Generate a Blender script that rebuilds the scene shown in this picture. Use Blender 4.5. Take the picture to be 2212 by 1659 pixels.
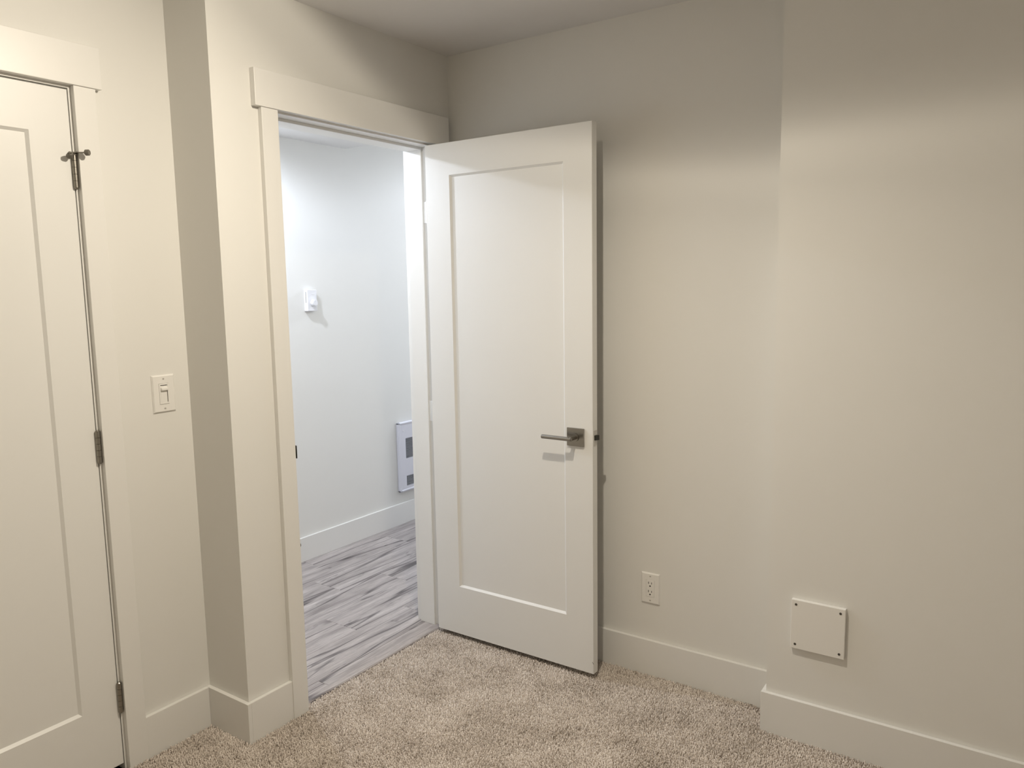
import bpy, bmesh, math, random
import numpy as np
from mathutils import Vector, Matrix

for o in list(bpy.data.objects):
    bpy.data.objects.remove(o)
S = bpy.context.scene
C = S.collection
random.seed(4)

# ------------------------------------------------------------------ camera
CAM = (-2.6098, -2.0930, 1.4858)
YAW, PITCH, ROLL, FPX = 0.9686, -0.1261, -0.0163, 1669.7
f = Vector((math.sin(YAW)*math.cos(PITCH), math.cos(YAW)*math.cos(PITCH), math.sin(PITCH)))
r = Vector((math.cos(YAW), -math.sin(YAW), 0))
u = r.cross(f)
r2 = math.cos(ROLL)*r + math.sin(ROLL)*u
u2 = -math.sin(ROLL)*r + math.cos(ROLL)*u
cd = bpy.data.cameras.new('camera')
cd.sensor_width = 36.0
cd.sensor_fit = 'HORIZONTAL'
cd.lens = FPX/2212*36.0
cd.clip_start = 0.02
cam = bpy.data.objects.new('camera', cd)
cam.matrix_world = Matrix(((r2.x, u2.x, -f.x, CAM[0]), (r2.y, u2.y, -f.y, CAM[1]), (r2.z, u2.z, -f.z, CAM[2]), (0, 0, 0, 1)))
C.objects.link(cam)
S.camera = cam

# ------------------------------------------------------------------ world, lamps, exposure
S.view_settings.view_transform = 'Standard'
S.view_settings.look = 'None'
S.view_settings.gamma = 1.0
S.view_settings.use_curve_mapping = False
S.view_settings.exposure = 0.0
w = bpy.data.worlds.new('world')
S.world = w
w.use_nodes = True
w.node_tree.nodes['Background'].inputs[0].default_value = (0.0, 0.0, 0.0, 1)
w.node_tree.nodes['Background'].inputs[1].default_value = 0.0

LAMP = Vector((-1.18, -1.11, 2.388))            # bulb of the tilted dish lamp on the bedroom ceiling
LAMP_AXIS = Vector((-0.482, 0.055, -0.875)).normalized()
LAMP_P, LAMP_COL = 18.8, (1.0, 0.90, 0.742)
DISC_P = 22.5                                    # unseen disc light added in the dish to fill the lower walls
HALL1 = Vector((-0.52, 0.79, 2.25))             # recessed hall lamps
HALL2 = Vector((2.35, 0.60, 2.42))
HALL1_P, HALL2_P, HALL_COL = 47.0, 82.0, (0.80, 0.87, 1.0)

def lamp(name, typ, loc, power, col, size, axis=None, angle=None, blend=None):
    d = bpy.data.lights.new(name, typ)
    d.energy = power
    d.color = col
    if typ != 'AREA':
        d.shadow_soft_size = size
    if typ == 'SPOT':
        d.spot_size = angle
        d.spot_blend = blend
    o = bpy.data.objects.new(name, d)
    o.location = loc
    if axis is not None:
        o.rotation_euler = Vector(axis).to_track_quat('-Z', 'Y').to_euler()
    C.objects.link(o)
    return o
LAMP_U = Vector((0, 1, 0)).cross(LAMP_AXIS).normalized()
LAMP_U = LAMP_U if LAMP_U.x > 0 else -LAMP_U     # in the plane of the dish, towards the right wall
for s_, k in ((-0.050, 0.2), (-0.036, 0.2), (-0.021, 0.2), (-0.006, 0.2), (0.010, 0.2)):
    lamp('bedroom_bulb_light', 'POINT', LAMP + LAMP_U*s_, LAMP_P*k, LAMP_COL, 0.0038)
dl = lamp('bedroom_disc_fill', 'AREA', LAMP + LAMP_AXIS*0.002, DISC_P, LAMP_COL, 0, LAMP_AXIS)
dl.data.shape = 'DISK'
dl.data.size = 0.08
lamp('hall_downlight', 'SPOT', HALL1 + Vector((0, 0, -0.008)), HALL1_P, HALL_COL, 0.022, (0, 0, -1), math.radians(175), 0.40)
lamp('hall_downlight', 'SPOT', HALL2 + Vector((0, 0, -0.008)), HALL2_P, HALL_COL, 0.03, (0, 0, -1), math.radians(175), 0.25)

# ------------------------------------------------------------------ materials
def nodes(name):
    m = bpy.data.materials.new(name)
    m.use_nodes = True
    nt = m.node_tree
    return m, nt, nt.nodes['Principled BSDF'], nt.nodes.new, nt.links.new
def plain(name, col, rough, metal=0.0, spec=0.5, var=0.0, bump=0.0, bscale=300.0, bdist=0.0005, emit=0.0):
    m, nt, b, N, L = nodes(name)
    b.inputs['Roughness'].default_value = rough
    b.inputs['Metallic'].default_value = metal
    b.inputs['Specular IOR Level'].default_value = spec
    tc = N('ShaderNodeTexCoord')
    n = N('ShaderNodeTexNoise')
    n.inputs['Scale'].default_value = 9.0
    n.inputs['Detail'].default_value = 3.0
    L(tc.outputs['Object'], n.inputs['Vector'])
    mx = N('ShaderNodeMix')
    mx.data_type = 'RGBA'
    mx.inputs['A'].default_value = (*[c*(1-var) for c in col], 1)
    mx.inputs['B'].default_value = (*[min(1, c*(1+var)) for c in col], 1)
    L(n.outputs['Fac'], mx.inputs['Factor'])
    L(mx.outputs['Result'], b.inputs['Base Color'])
    if bump > 0:
        n2 = N('ShaderNodeTexNoise')
        n2.inputs['Scale'].default_value = bscale
        n2.inputs['Detail'].default_value = 2.0
        L(tc.outputs['Object'], n2.inputs['Vector'])
        bp = N('ShaderNodeBump')
        bp.inputs['Strength'].default_value = bump
        bp.inputs['Distance'].default_value = bdist
        L(n2.outputs['Fac'], bp.inputs['Height'])
        L(bp.outputs['Normal'], b.inputs['Normal'])
    if emit:
        b.inputs['Emission Color'].default_value = (*col, 1)
        b.inputs['Emission Strength'].default_value = emit
    return m
M = {}
M['wall'] = plain('wall_paint', (0.81, 0.80, 0.765), 0.55, var=0.006, bump=0.12, bscale=420, bdist=0.0006)
M['ceiling'] = plain('ceiling_paint', (0.81, 0.80, 0.79), 0.8, var=0.008, bump=0.25, bscale=260, bdist=0.001)
M['trim'] = plain('trim_paint', (0.83, 0.82, 0.79), 0.38, var=0.005, bump=0.05, bscale=500, bdist=0.0004)
M['door'] = plain('door_paint', (0.83, 0.825, 0.80), 0.40, var=0.004, bump=0.06, bscale=600, bdist=0.0004)
M['plastic'] = plain('white_plastic', (0.86, 0.845, 0.81), 0.30, var=0.004)
M['plastic2'] = plain('cool_white_plastic', (0.84, 0.84, 0.86), 0.35, var=0.004)
M['enamel'] = plain('white_enamel', (0.74, 0.74, 0.80), 0.35, var=0.004)
M['nickel'] = plain('satin_nickel', (0.33, 0.315, 0.29), 0.26, metal=1.0, var=0.03)
M['hingemetal'] = plain('hinge_steel', (0.31, 0.29, 0.255), 0.32, metal=1.0, var=0.05)
M['glaresteel'] = plain('steel_hall_glare', (0.86, 0.86, 0.84), 0.45, metal=0.25, var=0.03)  # hall light's reflection on the door hinges is put into this pale colour
M['dark'] = plain('dark_slot', (0.025, 0.022, 0.02), 0.7)
M['rubber'] = plain('grey_rubber', (0.17, 0.155, 0.13), 0.6)
M['latch'] = plain('dark_bronze_latch', (0.05, 0.05, 0.042), 0.4, metal=0.6)
M['screwhead'] = plain('dark_screw', (0.10, 0.095, 0.085), 0.45, metal=0.7)
M['paintscrew'] = plain('painted_screw', (0.60, 0.58, 0.54), 0.4)
M['grille'] = plain('grille_slat', (0.42, 0.42, 0.45), 0.5)
M['shade'] = plain('lamp_shade_metal', (0.75, 0.73, 0.70), 0.5)
M['bulb'] = plain('bulb_glow', (1.0, 0.9, 0.755), 0.4, emit=6.0)
M['led'] = plain('led_diffuser', (0.93, 0.95, 1.0), 0.4, emit=6.0)

def carpet_mat():
    m, nt, b, N, L = nodes('carpet_yarn')
    b.inputs['Roughness'].default_value = 0.95
    b.inputs['Specular IOR Level'].default_value = 0.1
    at = N('ShaderNodeAttribute')
    at.attribute_name = 'tuft'
    tc = N('ShaderNodeTexCoord')
    n = N('ShaderNodeTexNoise')
    n.inputs['Scale'].default_value = 5.5
    n.inputs['Detail'].default_value = 4.0
    n.inputs['Roughness'].default_value = 0.6
    L(tc.outputs['Object'], n.inputs['Vector'])
    mp = N('ShaderNodeMapRange')
    mp.inputs['From Min'].default_value = 0.3
    mp.inputs['From Max'].default_value = 0.7
    mp.inputs['To Min'].default_value = -0.21
    mp.inputs['To Max'].default_value = 0.21
    L(n.outputs['Fac'], mp.inputs['Value'])
    ad = N('ShaderNodeMath')
    ad.operation = 'ADD'
    L(at.outputs['Fac'], ad.inputs[0])
    L(mp.outputs['Result'], ad.inputs[1])
    rp = N('ShaderNodeValToRGB')
    e = rp.color_ramp.elements
    e[0].position = 0.0
    e[0].color = (0.36, 0.305, 0.255, 1)
    e[1].position = 1.0
    e[1].color = (0.93, 0.86, 0.79, 1)
    x = rp.color_ramp.elements.new(0.5)
    x.color = (0.72, 0.64, 0.57, 1)
    L(ad.outputs[0], rp.inputs['Fac'])
    L(rp.outputs['Color'], b.inputs['Base Color'])
    return m
M['carpet'] = carpet_mat()

def carpet_back():
    m, nt, b, N, L = nodes('carpet_backing')
    b.inputs['Roughness'].default_value = 0.95
    tc = N('ShaderNodeTexCoord')
    n = N('ShaderNodeTexNoise')
    n.inputs['Scale'].default_value = 240
    L(tc.outputs['Object'], n.inputs['Vector'])
    rp = N('ShaderNodeValToRGB')
    rp.color_ramp.elements[0].position = 0.3
    rp.color_ramp.elements[0].color = (0.36, 0.30, 0.25, 1)
    rp.color_ramp.elements[1].position = 0.7
    rp.color_ramp.elements[1].color = (0.66, 0.58, 0.50, 1)
    L(n.outputs['Fac'], rp.inputs['Fac'])
    L(rp.outputs['Color'], b.inputs['Base Color'])
    bp = N('ShaderNodeBump')
    bp.inputs['Distance'].default_value = 0.006
    L(n.outputs['Fac'], bp.inputs['Height'])
    L(bp.outputs['Normal'], b.inputs['Normal'])
    return m
M['carpetback'] = carpet_back()

def wood_mat():
    m, nt, b, N, L = nodes('grey_laminate')
    b.inputs['Roughness'].default_value = 0.5
    tc = N('ShaderNodeTexCoord')
    oi = N('ShaderNodeObjectInfo')
    off = N('ShaderNodeVectorMath')
    off.operation = 'MULTIPLY_ADD'
    cmb = N('ShaderNodeCombineXYZ')
    for i in range(3):
        L(oi.outputs['Random'], cmb.inputs[i])
    L(cmb.outputs[0], off.inputs[0])
    off.inputs[1].default_value = (37.0, 53.0, 29.0)
    L(tc.outputs['Object'], off.inputs[2])
    def noise(sx, sy, scale, detail, rough=0.55, dist=0.0):
        mp = N('ShaderNodeMapping')
        mp.inputs['Scale'].default_value = (sx, sy, 1)
        L(off.outputs[0], mp.inputs['Vector'])
        n = N('ShaderNodeTexNoise')
        n.inputs['Scale'].default_value = scale
        n.inputs['Detail'].default_value = detail
        n.inputs['Roughness'].default_value = rough
        n.inputs['Distortion'].default_value = dist
        L(mp.outputs[0], n.inputs['Vector'])
        return n.outputs['Fac']
    def ramp(fac, pts):
        rp = N('ShaderNodeValToRGB')
        el = rp.color_ramp.elements
        while len(el) < len(pts):
            el.new(0.5)
        for k, (p, c) in enumerate(pts):
            el[k].position = p
            el[k].color = (*c, 1)
        L(fac, rp.inputs['Fac'])
        return rp.outputs['Color']
    def mul(a, bb, t=1.0):
        mx = N('ShaderNodeMix')
        mx.data_type = 'RGBA'
        mx.blend_type = 'MULTIPLY'
        mx.inputs['Factor'].default_value = t
        L(a, mx.inputs['A'])
        L(bb, mx.inputs['B'])
        return mx.outputs['Result']
    base = ramp(noise(1.0, 9.0, 2.2, 5.0, 0.6, 0.4), [(0.30, (0.30, 0.27, 0.262)), (0.5, (0.45, 0.41, 0.395)), (0.72, (0.60, 0.555, 0.535))])
    fine = ramp(noise(2.2, 48.0, 5.0, 5.0, 0.75), [(0.32, (0.62, 0.61, 0.61)), (0.66, (1.08, 1.07, 1.06))])
    crack = ramp(noise(0.45, 8.0, 1.3, 2.0, 0.45, 0.15), [(0.0, (1, 1, 1)), (0.485, (1, 1, 1)), (0.500, (0.30, 0.29, 0.30)), (0.506, (0.34, 0.33, 0.34)), (0.525, (1, 1, 1)), (1.0, (1, 1, 1))])
    knot = ramp(noise(2.6, 11.0, 1.7, 3.0, 0.55, 1.0), [(0.0, (0.20, 0.20, 0.21)), (0.27, (0.26, 0.26, 0.27)), (0.36, (1, 1, 1)), (1.0, (1, 1, 1))])
    col = mul(mul(mul(base, fine), crack, 1.0), knot, 0.8)
    L(col, b.inputs['Base Color'])
    bp = N('ShaderNodeBump')
    bp.inputs['Strength'].default_value = 0.2
    bp.inputs['Distance'].default_value = 0.0004
    L(col, bp.inputs['Height'])
    L(bp.outputs['Normal'], b.inputs['Normal'])
    return m
M['wood'] = wood_mat()

# ------------------------------------------------------------------ mesh helpers
class MB:
    def __init__(s):
        s.bm = bmesh.new()
    def box(s, x0, x1, y0, y1, z0, z1, bevel=0.0, seg=1):
        b = bmesh.new()
        v = [b.verts.new((x, y, z)) for x in (x0, x1) for y in (y0, y1) for z in (z0, z1)]
        for q in ((0, 1, 3, 2), (4, 6, 7, 5), (0, 4, 5, 1), (2, 3, 7, 6), (0, 2, 6, 4), (1, 5, 7, 3)):
            b.faces.new([v[i] for i in q])
        if bevel:
            bmesh.ops.bevel(b, geom=b.edges[:], offset=bevel, segments=seg, profile=0.5, affect='EDGES')
        s.merge(b)
        return s
    def merge(s, b, mat=None):
        if mat is not None:
            bmesh.ops.transform(b, matrix=mat, verts=b.verts)
        me = bpy.data.meshes.new('t')
        b.to_mesh(me)
        b.free()
        s.bm.from_mesh(me)
        bpy.data.meshes.remove(me)
    def cyl(s, p0, p1, r0, r1=None, n=20, bevel=0.0):
        r1 = r0 if r1 is None else r1
        p0, p1 = Vector(p0), Vector(p1)
        b = bmesh.new()
        bmesh.ops.create_cone(b, cap_ends=True, segments=n, radius1=r0, radius2=r1, depth=(p1-p0).length)
        if bevel:
            es = [e for e in b.edges if len([fa for fa in e.link_faces if len(fa.verts) > 4]) == 1]
            bmesh.ops.bevel(b, geom=es, offset=bevel, segments=2, affect='EDGES')
        q = (p1-p0).to_track_quat('Z', 'Y').to_matrix().to_4x4()
        s.merge(b, Matrix.Translation((p0+p1)/2) @ q)
        return s
    def sphere(s, c, rad, n=16):
        b = bmesh.new()
        bmesh.ops.create_uvsphere(b, u_segments=n, v_segments=n//2, radius=rad)
        s.merge(b, Matrix.Translation(c))
        return s
    def prism(s, pts, axis, a, b_):
        # polygon in the two other axes, extruded along axis from a to b_
        b = bmesh.new()
        def mk(p, t):
            if axis == 0: return (t, p[0], p[1])
            if axis == 1: return (p[0], t, p[1])
            return (p[0], p[1], t)
        v0 = [b.verts.new(mk(p, a)) for p in pts]
        v1 = [b.verts.new(mk(p, b_)) for p in pts]
        b.faces.new(v0)
        b.faces.new(v1)
        for i in range(len(pts)):
            j = (i+1) % len(pts)
            b.faces.new((v0[i], v0[j], v1[j], v1[i]))
        s.merge(b)
        return s
    def build(s, name, mat, parent=None, smooth=False, origin=None):
        bm = s.bm
        bmesh.ops.recalc_face_normals(bm, faces=bm.faces[:])
        if origin is None:
            if parent is None:
                lo = [min(v.co[i] for v in bm.verts) for i in range(3)]
                hi = [max(v.co[i] for v in bm.verts) for i in range(3)]
                origin = Vector(((lo[0]+hi[0])/2, (lo[1]+hi[1])/2, lo[2]))
            else:
                origin = Vector((0, 0, 0))
        origin = Vector(origin)
        sh = origin if parent is None else world_of(parent) + origin
        bmesh.ops.translate(bm, verts=bm.verts[:], vec=-sh)
        me = bpy.data.meshes.new(name)
        bm.to_mesh(me)
        bm.free()
        me.materials.append(M[mat])
        if smooth:
            for p in me.polygons:
                p.use_smooth = True
        o = bpy.data.objects.new(name, me)
        C.objects.link(o)
        o.location = origin
        if parent is not None:
            o.parent = parent
        return o
def world_of(o):
    v = Vector((0, 0, 0))
    while o is not None:
        v = v + o.location
        o = o.parent
    return v
def tag(o, label, cat, kind=None, group=None):
    o['label'] = label
    o['category'] = cat
    if kind: o['kind'] = kind
    if group: o['group'] = group
    return o
def empty(name, loc, label, cat, kind=None, group=None):
    o = bpy.data.objects.new(name, None)
    o.location = loc
    o.empty_display_size = 0.05
    C.objects.link(o)
    return tag(o, label, cat, kind, group)
def struct(name, mb, mat, label, cat):
    return tag(mb.build(name, mat), label, cat, 'structure')

# ------------------------------------------------------------------ dimensions (metres)
H = 2.4294                       # ceiling
XL, RD = 1.1311, 0.2118          # outer corner of the door wall, depth of the set-back closet wall
WT = 0.142                       # door wall thickness
JX0, JX1 = -0.886, -0.117        # clear opening between the jambs
HEADZ = 2.055
CH_D, CH_Y = 0.1417, -1.4037     # boxed-out chase on the right wall
HW = 1.1877                      # far hall wall
BB, TB = 0.1355, 0.014           # baseboard
XMIN, YMIN = -3.7, -3.6
HX1 = 3.0
LAM = 0.004                      # laminate level
CZ = 2.2635                      # dropped hall ceiling
CB = 0.55

# ------------------------------------------------------------------ walls
struct('wall_door', MB().box(-XL, JX0-0.02, 0, WT, -0.02, 2.5).box(JX1+0.02, HX1, 0, WT, -0.02, 2.5).box(JX0-0.02, JX1+0.02, 0, WT, HEADZ+0.02, 2.5),
       'wall', 'off-white painted wall around the open doorway', 'wall')
struct('wall_return', MB().box(-XL, -1.0, WT, 1.30, -0.02, 2.5), 'wall',
       'narrow shaded return between closet wall and doorway wall', 'wall')
CX0, CX1 = -2.210, -1.4428        # closet clear opening
struct('wall_closet', MB().box(CX1+0.02, -XL, RD, 0.34, -0.02, 2.5).box(XMIN, CX0-0.02, RD, 0.34, -0.02, 2.5).box(CX0-0.02, CX1+0.02, RD, 0.34, HEADZ+0.02, 2.5),
       'wall', 'off-white set-back wall around the closed door with the dimmer', 'wall')
struct('wall_right', MB().box(0, 0.12, YMIN, 0, -0.02, 2.5), 'wall', 'off-white side wall behind the open door with the outlet', 'wall')
struct('wall_chase', MB().box(-CH_D, 0, YMIN, CH_Y, -0.02, H), 'wall', 'off-white boxed-out wall with the square access plate', 'wall')
struct('wall_back', MB().box(XMIN, 0.12, YMIN-0.12, YMIN, -0.02, 2.5), 'wall', 'off-white wall behind the viewer', 'wall')
struct('wall_left', MB().box(XMIN-0.12, XMIN, YMIN-0.12, 0.34, -0.02, 2.5), 'wall', 'off-white wall left of the viewer', 'wall')
struct('wall_hall', MB().box(-1.0, HX1, HW, 1.30, -0.02, 2.5), 'wall', 'bright white hallway wall seen through the doorway', 'wall')
struct('wall_hall_end', MB().box(HX1, HX1+0.1, 0, 1.30, -0.02, 2.5), 'wall', 'white wall closing the far end of the hallway', 'wall')
struct('wall_closet_inside', MB().box(XMIN, -XL, 0.95, 1.05, -0.02, 2.5), 'wall', 'back wall inside the shut closet', 'wall')
struct('ceiling', MB().box(XMIN-0.12, 0.12, YMIN-0.12, RD, H, 2.55), 'ceiling', 'pale grey painted bedroom ceiling', 'ceiling')
struct('ceiling_hall', MB().box(-1.0, CB, WT, HW, CZ, 2.55), 'ceiling', 'dropped hallway ceiling above the laminate floor', 'ceiling')
struct('ceiling_hall_high', MB().box(CB, HX1, WT, HW, H, 2.55), 'ceiling', 'higher white hallway ceiling past the dropped part', 'ceiling')

# ------------------------------------------------------------------ floors
floor = struct('floor', MB().box(XMIN, 0, YMIN, RD, -0.04, -0.0085), 'carpetback', 'beige cut-pile carpet floor of the bedroom', 'floor')
def carpet():
    rng = np.random.default_rng(7)
    sp = 0.0048
    xs = np.arange(-2.05, 0.0, sp)
    ys = np.arange(-2.75, 0.22, sp)
    X, Y = np.meshgrid(xs, ys)
    X = X + (np.arange(len(ys)) % 2)[:, None]*sp*0.5
    X = X.ravel() + rng.uniform(-0.45, 0.45, X.size)*sp
    Y = Y.ravel() + rng.uniform(-0.45, 0.45, Y.size)*sp
    fw = (X-CAM[0])*f.x + (Y-CAM[1])*f.y
    ok = fw > 1.78                                            # the strip of floor the photo can show, with a margin
    room = (Y < -0.0155) & (X < -0.0155) & ~((X > -CH_D-0.0155) & (Y < CH_Y+0.0155))
    room |= (Y < 0.0165) & (X > JX0+0.001) & (X < JX1-0.002)  # into the doorway up to the threshold
    room |= (X < -XL-0.0155) & (Y < RD-0.0155)
    ok &= room
    X, Y = X[ok], Y[ok]
    n = len(X)
    a = 2.0*np.sin(X*9+Y*5+1.3) + 2.0*np.sin(X*4.1-Y*11+0.4) + 1.3*np.sin(X*23+Y*17) + rng.normal(0, 1.3, n)
    lean = rng.uniform(0.0004, 0.0042, n)
    hgt = rng.normal(0.0005, 0.0019, n).clip(-0.005, 0.0045)
    rad = rng.uniform(0.0017, 0.0027, n)
    tw = rng.uniform(0, 6.28, n)
    V = np.zeros((n, 9, 3))
    for k in range(4):
        an = tw + k*math.pi/2
        V[:, k, 0] = X + rad*0.8*np.cos(an)
        V[:, k, 1] = Y + rad*0.8*np.sin(an)
        V[:, k, 2] = -0.0095
        V[:, 4+k, 0] = X + lean*0.6*np.cos(a) + rad*np.cos(an+0.5)
        V[:, 4+k, 1] = Y + lean*0.6*np.sin(a) + rad*np.sin(an+0.5)
        V[:, 4+k, 2] = hgt - 0.0022
    V[:, 8, 0] = X + lean*np.cos(a)
    V[:, 8, 1] = Y + lean*np.sin(a)
    V[:, 8, 2] = hgt
    q = []
    for k in range(4):
        j = (k+1) % 4
        q += [(k, j, 4+j), (k, 4+j, 4+k), (4+k, 4+j, 8)]
    F = (np.array(q)[None] + (np.arange(n)*9)[:, None, None]).reshape(-1, 3)
    me = bpy.data.meshes.new('carpet_pile')
    me.vertices.add(n*9)
    me.vertices.foreach_set('co', V.reshape(-1))
    me.loops.add(len(F)*3)
    me.loops.foreach_set('vertex_index', F.reshape(-1).astype(np.int32))
    me.polygons.add(len(F))
    me.polygons.foreach_set('loop_start', np.arange(0, len(F)*3, 3, dtype=np.int32))
    me.update(calc_edges=True)
    at = me.attributes.new('tuft', 'FLOAT', 'POINT')
    at.data.foreach_set('value', np.repeat(rng.normal(0.54, 0.19, n).clip(0, 1), 9).astype(np.float32))
    me.materials.append(M['carpet'])
    o = bpy.data.objects.new('carpet_pile', me)
    C.objects.link(o)
    o.parent = floor
    o.location = -floor.location
    o['kind'] = 'stuff'
    return n
carpet()

hall = struct('floor_hall', MB().box(-1.0, HX1, 0.046, HW, -0.04, LAM-0.0085), 'dark', 'grey wood-look laminate floor of the hallway', 'floor')
edges = [0.048, 0.108, 0.305, 0.502, 0.699, 0.896, 1.093, HW-0.002]
joints = [-0.745, -0.05, -0.35, 0.20, -0.07, 0.66, 0.1]
PL = 1.29
for k in range(7):
    y0, y1 = edges[k], edges[k+1]
    cut = sorted(c for c in [joints[k]+PL*i for i in range(-2, 4)] if -1.0 < c < HX1)
    cut = [-1.0] + cut + [HX1]
    for a, b_ in zip(cut[:-1], cut[1:]):
        if b_-a < 0.02: continue
        if y0 < WT:
            # the two rows in the doorway run between the jambs
            a2, b2 = max(a, JX0), min(b_, JX1)
            if k == 0:
                if b2-a2 > 0.02:
                    MB().box(a2+0.0004, b2-0.0004, y0+0.0004, y1-0.0004, LAM-0.008, LAM, 0.0009).build('plank', 'wood', hall)
                continue
            yy = WT
            if b2-a2 > 0.02:
                pts = [(a+0.0004, yy), (max(a, JX0)+0.0004, yy), (max(a, JX0)+0.0004, y0+0.0004), (min(b_, JX1)-0.0004, y0+0.0004), (min(b_, JX1)-0.0004, yy), (b_-0.0004, yy), (b_-0.0004, y1-0.0004), (a+0.0004, y1-0.0004)]
                pts = [p for i, p in enumerate(pts) if p != pts[i-1]]
                MB().prism(pts, 2, LAM-0.008, LAM).build('plank', 'wood', hall)
                continue
            y0c = yy
        else:
            y0c = y0
        MB().box(a+0.0004, b_-0.0004, y0c+0.0004, y1-0.0004, LAM-0.008, LAM, 0.0009).build('plank', 'wood', hall)

thr = MB().prism([(0.0170, -0.012), (0.0172, 0.001), (0.022, 0.0045), (0.040, LAM+0.003), (0.046, LAM+0.003), (0.052, LAM+0.0002), (0.0475, LAM), (0.0475, -0.012)], 0, JX0, JX1)
struct('trim_3', thr, 'wood', 'grey wood-look threshold strip between carpet and laminate', 'threshold')

# ------------------------------------------------------------------ baseboards
def bboard(name, x0, x1, y0, y1, label, h=BB, z0=-0.008, extra=None):
    m = MB().box(x0, x1, y0, y1, z0, h, 0.0012, 2)
    if extra:
        m.box(*extra, z0, h, 0.0012, 2)
    return struct(name, m, 'trim', label, 'baseboard')
bboard('baseboard_closet', -1.3735, -XL-TB, RD-TB, RD, 'short flat baseboard below the dimmer switch')
bboard('baseboard_return', -XL-TB, -XL, -TB, RD, 'short flat baseboard on the narrow shaded return')
bboard('baseboard_door', -XL, -0.9625, -TB, 0, 'short flat baseboard left of the doorway casing')
bboard('baseboard_right', -TB, 0, CH_Y+TB, -0.001, 'flat baseboard behind the open door below the outlet')
bboard('baseboard_chase', -CH_D-TB, -CH_D, YMIN, CH_Y+TB, 'flat baseboard wrapping the boxed-out wall below the access plate', extra=(-CH_D, 0, CH_Y, CH_Y+TB))
bboard('baseboard_hall', -1.0, HX1, HW-TB, HW, 'white hallway baseboard beyond the doorway', z0=LAM, h=BB+0.002)
bboard('baseboard_hall_near', JX1+0.085, HX1, WT, WT+TB, 'baseboard on the near side of the hallway', z0=LAM)
bboard('baseboard_left', XMIN, XMIN+TB, YMIN, RD, 'baseboard on the wall left of the viewer')
bboard('baseboard_back', XMIN+TB, -CH_D-TB, YMIN, YMIN+TB, 'baseboard on the wall behind the viewer')
bboard('baseboard_closet_left', XMIN+TB, -2.28, RD-TB, RD, 'baseboard left of the closet door casing')

# ------------------------------------------------------------------ door frames
CT = 0.018
def casing_box(x0, x1, y0, y1, z0, z1):
    return MB().box(x0, x1, y0, y1, z0, z1, 0.0015, 2)
tr = empty('trim_1', ((JX0+JX1)/2, 0, 0), 'off-white flat casing and jambs of the open doorway', 'door frame', 'structure')
casing_box(-0.963, -0.8985, -CT, 0, -0.006, 2.0615).build('side_casing', 'trim', tr)
casing_box(JX1+0.007, JX1+0.069, -CT, 0, -0.006, 2.0615).build('side_casing', 'trim', tr)
casing_box(-0.9875, -0.027, -0.0225, 0, 2.0615, 2.1765).build('head_casing', 'trim', tr)
MB().box(JX0-0.02, JX0, 0, WT, LAM-0.01, HEADZ+0.02).build('jamb', 'trim', tr)
MB().box(JX1, JX1+0.02, 0, WT, LAM-0.01, HEADZ+0.02).build('jamb', 'trim', tr)
MB().box(JX0, JX1, 0, WT, HEADZ, HEADZ+0.02).build('head_jamb', 'trim', tr)
MB().box(JX0, JX0+0.009, 0.05, WT-0.012, LAM, HEADZ, 0.001).build('door_stop', 'trim', tr)
MB().box(JX1-0.009, JX1, 0.05, WT-0.012, LAM, HEADZ, 0.001).build('door_stop', 'trim', tr)
MB().box(JX0+0.009, JX1-0.009, 0.05, WT-0.012, HEADZ-0.010, HEADZ, 0.001).build('head_stop', 'trim', tr)
# hallway side casing
casing_box(-0.963, -0.892, WT, WT+CT, LAM, 2.0615).build('hall_casing', 'trim', tr)
casing_box(JX1+0.006, JX1+0.077, WT, WT+CT, LAM, 2.0615).build('hall_casing', 'trim', tr)
casing_box(-0.9875, JX1+0.10, WT, WT+CT+0.004, 2.0615, 2.1765).build('hall_head_casing', 'trim', tr)
sk = MB().box(JX0-0.0005, JX0+0.0016, 0.004, 0.03, 0.90, 0.962, 0.0005)
sk.box(JX0-0.0005, JX0+0.0032, -0.007, 0.006, 0.910, 0.955, 0.001)
o = sk.build('strike_plate', 'latch', tr)
o['label'] = 'dark strike plate on the left jamb'
MB().cyl((JX0-0.001, 0.006, 0.60), (JX0+0.0035, 0.006, 0.60), 0.0075, n=14).build('door_silencer', 'rubber', tr)

tc_ = empty('trim_2', ((CX0+CX1)/2, RD, 0), 'off-white flat casing and jambs of the closed closet door', 'door frame', 'structure')
casing_box(CX1+0.007, CX1+0.0695, RD-CT, RD, -0.006, 2.0665).build('side_casing', 'trim', tc_)
casing_box(CX0-0.0695, CX0-0.007, RD-CT, RD, -0.006, 2.0665).build('side_casing', 'trim', tc_)
casing_box(CX0-0.087, CX1+0.087, RD-0.0225, RD, 2.0665, 2.1825).build('head_casing', 'trim', tc_)
MB().box(CX1, CX1+0.02, RD, 0.34, -0.008, HEADZ+0.025).build('jamb', 'trim', tc_)
MB().box(CX0-0.02, CX0, RD, 0.34, -0.008, HEADZ+0.025).build('jamb', 'trim', tc_)
MB().box(CX0, CX1, RD, 0.34, HEADZ+0.0045, HEADZ+0.025).build('head_jamb', 'trim', tc_)
MB().box(CX1-0.011, CX1, RD+0.04, 0.30, -0.008, HEADZ+0.0045).build('door_stop', 'trim', tc_)
MB().box(CX0, CX1-0.011, RD+0.04, 0.30, HEADZ-0.006, HEADZ+0.0045).build('head_stop', 'trim', tc_)

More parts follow.
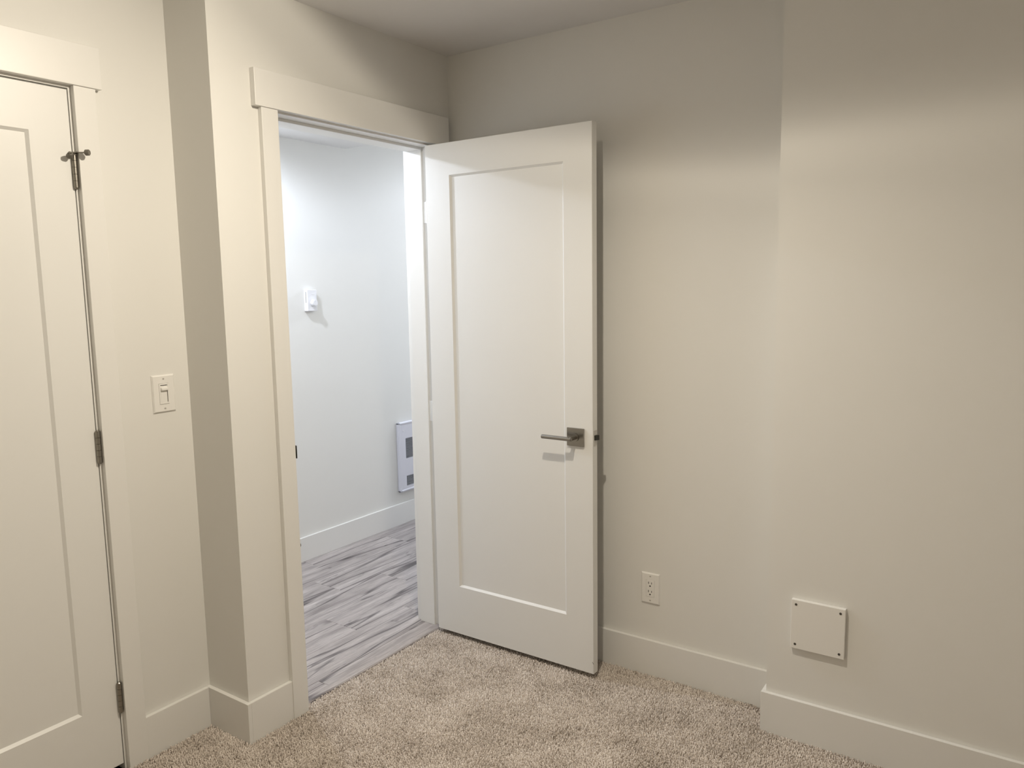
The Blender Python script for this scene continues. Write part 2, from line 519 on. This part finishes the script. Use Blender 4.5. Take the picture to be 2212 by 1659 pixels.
# ------------------------------------------------------------------ door leaves
def leaf_ring(wd, ht, t, sl, sr, top, bot, dep, bev):
    """slab with a sloped recess on both faces: local u 0..wd, v 0..t (v=0 seen face), z 0..ht"""
    b = bmesh.new()
    def rect(i, v, inset=0):
        return [b.verts.new((i[0]+inset, v, i[2]+inset)), b.verts.new((i[1]-inset, v, i[2]+inset)), b.verts.new((i[1]-inset, v, i[3]-inset)), b.verts.new((i[0]+inset, v, i[3]-inset))]
    O = (0, wd, 0, ht)
    I = (sl, wd-sr, bot, ht-top)
    loops = []
    e = 0.0012
    loops.append(rect(I, dep, bev))      # foot of the slope
    loops.append(rect(I, 0))             # inner arris
    loops.append(rect(O, 0, e))
    loops.append(rect(O, e))
    loops.append(rect(O, t-e))
    loops.append(rect(O, t, e))
    loops.append(rect(I, t))
    loops.append(rect(I, t-dep, bev))
    for k in range(len(loops)):
        A, B = loops[k], loops[(k+1) % len(loops)]
        for i in range(4):
            j = (i+1) % 4
            b.faces.new((A[i], A[j], B[j], B[i]))
    m = MB()
    return m, b, (I[0]+bev, I[1]-bev, I[2]+bev, I[3]-bev)
# frame of a leaf: origin + axes
def place(mb_, b, org, U, V):
    mat = Matrix(((U[0], V[0], 0, org[0]), (U[1], V[1], 0, org[1]), (0, 0, 1, org[2]), (0, 0, 0, 1)))
    mb_.merge(b, mat)
    return mb_
DW, DHT, DT = 0.7605, 2.032, 0.035
HXF = -0.1616                                   # seen face of the open leaf
door = empty('door_2', (HXF, -0.003, 0.0185), 'white single-panel shaker door standing open against the side wall', 'door', 'structure')
mb_, b, inn = leaf_ring(DW, DHT, DT, 0.121, 0.1165, 0.1255, 0.2105, 0.008, 0.008)
place(mb_, b, (HXF, -0.003, 0.0185), (0, -1), (1, 0)).build('door_frame', 'door', door)
MB().box(HXF+0.008, HXF+DT-0.008, -0.003-inn[1], -0.003-inn[0], 0.0185+inn[2], 0.0185+inn[3]).build('panel', 'door', door)
# hinges between leaf and jamb
for z in (1.793, 0.962):
    hg = MB().box(HXF+0.0005, HXF+DT, -0.0032, -0.0008, z-0.0435, z+0.0435, 0.0006)
    hg.box(JX1-0.0028, JX1-0.0002, -0.001, 0.0495, z-0.0435, z+0.0435, 0.0006)
    o = hg.build('hinge', 'glaresteel', door)
    o['label'] = 'steel hinge with hall glare in its colour'
    kn = MB()
    for i in range(5):
        kn.cyl((JX1-0.0015, -0.0085, z-0.0435+i*0.0174+0.0003), (JX1-0.0015, -0.0085, z-0.0435+(i+1)*0.0174-0.0003), 0.0062, n=14)
    kn.build('knuckle', 'glaresteel', o)
# lever handle
LZ, LY = 0.9285, -0.694
rx = HXF
h = MB().box(rx-0.008, rx, LY-0.0355, LY+0.0355, LZ-0.034, LZ+0.034, 0.0012, 2).build('lever_handle', 'nickel', door)
h['label'] = 'satin nickel lever on a square rose'
MB().cyl((rx-0.008, LY, LZ), (rx-0.0125, LY, LZ), 0.0155, n=24, bevel=0.001).build('collar', 'nickel', h, smooth=False)
MB().cyl((rx-0.011, LY, LZ), (rx-0.058, LY, LZ), 0.0085, n=24, bevel=0.0015).build('neck', 'nickel', h)
MB().cyl((rx-0.052, LY-0.010, LZ), (rx-0.052, LY+0.118, LZ), 0.0078, n=24, bevel=0.0016).build('lever', 'nickel', h)
# the same set on the hidden face
bx = HXF+DT
h2 = MB().box(bx, bx+0.008, LY-0.0355, LY+0.0355, LZ-0.034, LZ+0.034, 0.0012, 2).build('lever_handle', 'nickel', door)
MB().cyl((bx+0.008, LY, LZ), (bx+0.050, LY, LZ), 0.0085, n=20).build('neck', 'nickel', h2)
MB().cyl((bx+0.050, LY-0.010, LZ), (bx+0.050, LY+0.118, LZ), 0.0078, n=20, bevel=0.0016).build('lever', 'nickel', h2)
# latch in the leading edge
ly = -0.003-DW
la = MB().box(HXF+0.0055, HXF+DT-0.0055, ly-0.0012, ly, LZ-0.029, LZ+0.029, 0.0004).build('latch_plate', 'paintscrew', door)
MB().prism([(HXF+0.010, ly-0.001), (HXF+0.012, ly-0.005), (HXF+0.0255, ly-0.0125), (HXF+0.0275, ly-0.0125), (HXF+0.0275, ly-0.001)], 2, LZ-0.008, LZ+0.010).build('latch_bolt', 'latch', la)
o = MB().prism([(ly-0.0004, 0.058), (ly+0.0050, 0.066), (ly+0.0042, 0.068), (ly-0.0004, 0.0615)], 0, HXF-0.0003, HXF+0.0008).build('chip', 'rubber', door)
o['label'] = 'small dark nick low on the leading edge'

# closet leaf (closed)
CLX, CLW = CX1-0.0028, 0.7615
clo = empty('door_1', (CLX-CLW/2, RD, 0.0175), 'white single-panel closet door shut at the left', 'door', 'structure')
mb_, b, inn = leaf_ring(CLW, 2.0375, DT, 0.1105, 0.1105, 0.1255, 0.2105, 0.008, 0.008)
place(mb_, b, (CLX, RD, 0.0175), (-1, 0), (0, 1)).build('door_frame', 'door', clo)
MB().box(CLX-inn[1], CLX-inn[0], RD+0.008, RD+DT-0.008, 0.0175+inn[2], 0.0175+inn[3]).build('panel', 'door', clo)
hinges = []
for z in (1.831, 1.030, 0.2375):
    kn = MB()
    px, py = CX1-0.0015, RD-0.0065
    for i in range(5):
        kn.cyl((px, py, z-0.0475+i*0.019+0.0004), (px, py, z-0.0475+(i+1)*0.019-0.0004), 0.0066, n=16)
    o = kn.build('hinge', 'hingemetal', clo, smooth=False)
    o['label'] = 'satin metal hinge knuckle'
    MB().cyl((px, py, z+0.0475), (px, py, z+0.0505), 0.0066, 0.004, n=14).build('pin_cap', 'hingemetal', o)
    MB().cyl((px, py, z-0.0505), (px, py, z-0.0475), 0.004, 0.0066, n=14).build('pin_cap', 'hingemetal', o)
    MB().box(px+0.0015, px+0.0052, RD-0.0035, RD+0.012, z-0.0475, z+0.0475).build('jamb_leaf', 'hingemetal', o)
    hinges.append((px, py, z))
# hinge-pin door stop on the top hinge
px, py, z = hinges[0]
zt = z+0.0475
st = MB().prism([(px-0.010, py-0.003), (px-0.004, py-0.020), (px+0.006, py-0.018), (px+0.011, py-0.002), (px+0.006, py+0.006), (px-0.006, py+0.005)], 2, zt+0.0005, zt+0.0035).build('hinge_stop', 'hingemetal', clo)
st['label'] = 'small metal door stop on the top hinge pin'
MB().cyl((px-0.002, py-0.014, zt-0.004), (px-0.026, py-0.028, zt-0.004), 0.0025, n=10).build('threaded_rod', 'hingemetal', st)
MB().cyl((px+0.004, py-0.015, zt+0.002), (px+0.020, py-0.034, zt+0.002), 0.0022, n=10).build('stop_arm', 'hingemetal', st)
MB().cyl((px+0.0175, py-0.030, zt+0.002), (px+0.0235, py-0.040, zt+0.002), 0.0085, n=18, bevel=0.0015).build('bumper', 'rubber', st)
MB().cyl((px-0.022, py-0.0255, zt-0.004), (px-0.018, py-0.008, zt-0.010), 0.006, 0.008, n=16, bevel=0.001).build('bumper', 'rubber', st)

# ------------------------------------------------------------------ dimmer switch on the closet wall
def plate_with_hole(x0, x1, z0, z1, hx0, hx1, hz0, hz1, t, sl):
    """cover plate in the x-z plane facing -y, back at y=0, sloped rim, rectangular hole"""
    b = bmesh.new()
    def rect(a0, a1, c0, c1, y):
        return [b.verts.new((a0, y, c0)), b.verts.new((a1, y, c0)), b.verts.new((a1, y, c1)), b.verts.new((a0, y, c1))]
    loops = [rect(hx0, hx1, hz0, hz1, 0), rect(x0, x1, z0, z1, 0), rect(x0, x1, z0, z1, -t*0.25), rect(x0+sl, x1-sl, z0+sl, z1-sl, -t), rect(hx0, hx1, hz0, hz1, -t)]
    for k in range(5):
        A, B = loops[k], loops[(k+1) % 5]
        for i in range(4):
            j = (i+1) % 4
            b.faces.new((A[i], A[j], B[j], B[i]))
    return b
sx, sz = -1.2242, 1.1632
sw = empty('dimmer_switch', (sx, RD, sz-0.06), 'white slide dimmer switch with cover plate beside the closet door', 'light switch')
m = MB()
m.merge(plate_with_hole(-0.0385, 0.0385, -0.060, 0.060, -0.0168, 0.0168, -0.0335, 0.0335, 0.0062, 0.004), Matrix.Translation((sx, RD, sz)))
m.build('cover_plate', 'plastic', sw)
fr = MB()
for (a0, a1, c0, c1) in ((-0.0165, -0.0120, -0.033, 0.033), (0.0120, 0.0165, -0.033, 0.033), (-0.0120, 0.0120, 0.028, 0.033), (-0.0120, 0.0120, -0.033, -0.027)):
    fr.box(sx+a0, sx+a1, RD-0.0078, RD-0.001, sz+c0, sz+c1, 0.0005)
fr.build('dimmer_frame', 'plastic', sw)
MB().box(sx-0.0120, sx+0.0120, RD-0.003, RD-0.001, sz-0.027, sz+0.028).build('slot', 'dark', sw)
MB().box(sx-0.0120, sx+0.0098, RD-0.0072, RD-0.002, sz-0.027, sz+0.0145, 0.0006).build('paddle', 'plastic', sw)
MB().box(sx-0.0120, sx+0.0120, RD-0.0072, RD-0.002, sz+0.0195, sz+0.0255, 0.0006).build('slide_face', 'plastic', sw)
MB().box(sx-0.0120, sx+0.0118, RD-0.0145, RD-0.002, sz+0.010, sz+0.0200, 0.003, 3).build('slider', 'plastic', sw, smooth=False)
for s_ in (-1, 1):
    o = MB().cyl((sx, RD-0.0058, sz+s_*0.0475), (sx, RD-0.0068, sz+s_*0.0475), 0.0033, n=14).build('screw', 'paintscrew', sw)
    MB().box(sx-0.0026, sx+0.0026, RD-0.0070, RD-0.0064, sz+s_*0.0475-0.0005, sz+s_*0.0475+0.0005).build('slot', 'rubber', o)

# ------------------------------------------------------------------ outlet on the right wall
oy, oz = -0.9235, 0.3400
ol = empty('wall_outlet', (0, oy, oz-0.06), 'white duplex outlet with cover plate low on wall behind the door', 'outlet')
rot = Matrix.Translation((0, oy, oz)) @ Matrix.Rotation(-math.pi/2, 4, 'Z')   # -y facing plate turned to face -x
m = MB()
m.merge(plate_with_hole(-0.0372, 0.0372, -0.0598, 0.0598, -0.0168, 0.0168, -0.0335, 0.0335, 0.0062, 0.004), rot)
m.build('cover_plate', 'plastic', ol)
rc = MB().box(-0.0074, -0.001, oy-0.0164, oy+0.0164, oz-0.0331, oz+0.0331, 0.0012, 2).build('receptacle', 'plastic', ol)
for dz in (0.0165, -0.0165):
    MB().box(-0.0077, -0.0073, oy+0.0050, oy+0.0074, oz+dz+0.0010, oz+dz+0.0095).build('slot', 'dark', rc)
    MB().box(-0.0077, -0.0073, oy-0.0074, oy-0.0054, oz+dz+0.0010, oz+dz+0.0085).build('slot', 'dark', rc)
    MB().cyl((-0.0073, oy, oz+dz-0.0068), (-0.0077, oy, oz+dz-0.0068), 0.0030, n=12).build('ground_hole', 'dark', rc)
for s_ in (-1, 1):
    o = MB().cyl((-0.0058, oy, oz+s_*0.0475), (-0.0068, oy, oz+s_*0.0475), 0.0033, n=14).build('screw', 'paintscrew', ol)
    MB().box(-0.0070, -0.0064, oy-0.0026, oy+0.0026, oz+s_*0.0475-0.0005, oz+s_*0.0475+0.0005).build('slot', 'rubber', o)

# ------------------------------------------------------------------ access plate on the chase
ay, az, ah = -1.5615, 0.3953, 0.0815
ap = empty('access_panel', (-CH_D, ay, az-ah), 'square white access plate with four dark screws on boxed-out wall', 'access panel')
MB().box(-CH_D-0.0155, -CH_D, ay-ah, ay+ah, az-ah, az+ah, 0.0015, 2).build('plate', 'plastic', ap)
for a in (-1, 1):
    for c in (-1, 1):
        MB().cyl((-CH_D-0.0150, ay+a*0.0668, az+c*0.0664), (-CH_D-0.0166, ay+a*0.0668, az+c*0.0664), 0.0042, 0.0036, n=14).build('screw', 'screwhead', ap)

# ------------------------------------------------------------------ thermostat in the hallway
tx0, tx1, tz0, tz1 = 0.203, 0.268, 1.369, 1.484
th = empty('thermostat', ((tx0+tx1)/2, HW, tz0), 'white dial thermostat on the hallway wall', 'thermostat')
bd = MB().box(tx0, tx1, HW-0.030, HW, tz0, tz1, 0.0025, 2).build('body', 'plastic2', th)
for i in range(1):
    MB().box(tx0-0.0003, tx0+0.0006, HW-0.0185, HW-0.0155, tz0+0.045, tz1-0.012).build('vent_slot', 'rubber', bd)
kc = (0.238, 1.413)
kn = MB().cyl((kc[0], HW-0.029, kc[1]), (kc[0], HW-0.052, kc[1]), 0.0185, 0.0165, n=28, bevel=0.002).build('dial', 'plastic2', th)
MB().box(kc[0]-0.001, kc[0]+0.001, HW-0.0526, HW-0.0515, kc[1]+0.004, kc[1]+0.014).build('pointer', 'enamel', kn)
MB().box(kc[0]-0.004, kc[0]+0.004, HW-0.0312, HW-0.0295, 1.4575, 1.4615, 0.0004).build('embossed_mark', 'plastic2', th)

# ------------------------------------------------------------------ wall heater in the hallway
hx0, hx1, hz0, hz1 = 0.884, 1.150, 0.214, 0.650
he = empty('wall_heater', ((hx0+hx1)/2, HW, hz0), 'white recessed wall heater with two dark grilles in the hallway', 'heater')
g1 = (hx0+0.055, hx1-0.055, 0.420, 0.548)
g2 = (hx0+0.055, hx1-0.055, 0.2440, 0.3075)
b = bmesh.new()
fp = MB()
fp.box(hx0, hx1, HW-0.024, HW, g1[3], hz1, 0.0)
fp.box(hx0, hx1, HW-0.024, HW, g2[3], g1[2], 0.0)
fp.box(hx0, hx1, HW-0.024, HW, hz0, g2[2], 0.0)
for g in (g1, g2):
    fp.box(hx0, g[0], HW-0.024, HW, g[2], g[3])
    fp.box(g[1], hx1, HW-0.024, HW, g[2], g[3])
bmesh.ops.remove_doubles(fp.bm, verts=fp.bm.verts[:], dist=0.0002)
fp.build('face_plate', 'enamel', he)
rim = MB()
rim.box(hx0-0.004, hx0+0.012, HW-0.027, HW, hz0-0.004, hz1+0.004, 0.006, 3)
rim.box(hx1-0.012, hx1+0.004, HW-0.027, HW, hz0-0.004, hz1+0.004, 0.006, 3)
rim.box(hx0-0.004, hx1+0.004, HW-0.027, HW, hz1-0.012, hz1+0.004, 0.006, 3)
rim.box(hx0-0.004, hx1+0.004, HW-0.027, HW, hz0-0.004, hz0+0.012, 0.006, 3)
rim.build('rim', 'enamel', he)
for g, n in ((g1, 15), (g2, 7)):
    MB().box(g[0], g[1], HW-0.006, HW-0.001, g[2], g[3]).build('grille_back', 'dark', he)
    sl = MB()
    for i in range(n):
        zc = g[2] + (i+0.5)*(g[3]-g[2])/n
        sl.prism([(HW-0.0235, zc-0.0020), (HW-0.0235, zc-0.0004), (HW-0.012, zc+0.0022), (HW-0.012, zc+0.0006)], 0, g[0], g[1])
    o = sl.build('grille', 'grille', he)
    o['label'] = 'dark louvred grille'
MB().cyl((hx0+0.038, HW-0.0235, 0.598), (hx0+0.038, HW-0.0265, 0.598), 0.006, n=16, bevel=0.001).build('screw', 'plastic2', he)

# ------------------------------------------------------------------ lamps (their light is set at the top)
cl = empty('ceiling_light', (LAMP.x, LAMP.y, H), 'small tilted spotlight on the bedroom ceiling', 'lamp')
back = -LAMP_AXIS
cen = LAMP + back*0.009
MB().cyl(cen, cen+back*0.003, 0.06, n=64).build('dish', 'shade', cl)
MB().cyl(cen+back*0.002, (LAMP.x+0.012, LAMP.y, H), 0.006, n=14).build('stem', 'shade', cl)
MB().cyl((LAMP.x+0.02, LAMP.y, H-0.004), (LAMP.x+0.02, LAMP.y, H), 0.03, n=28).build('canopy', 'shade', cl)
for i, (p, lab) in enumerate(((HALL1, 'slim recessed downlight in the dropped hallway ceiling'), (HALL2, 'slim recessed downlight in the higher hallway ceiling'))):
    zc = CZ if i == 0 else H
    rl = empty('recessed_light', (p.x, p.y, zc), lab, 'ceiling light', group='hallway downlights')
    MB().cyl((p.x, p.y, zc-0.005), (p.x, p.y, zc), 0.062, n=32, bevel=0.0015).build('trim_ring', 'plastic2', rl)
    MB().cyl((p.x, p.y, zc-0.0062), (p.x, p.y, zc-0.0048), 0.050, n=32).build('diffuser', 'led', rl)
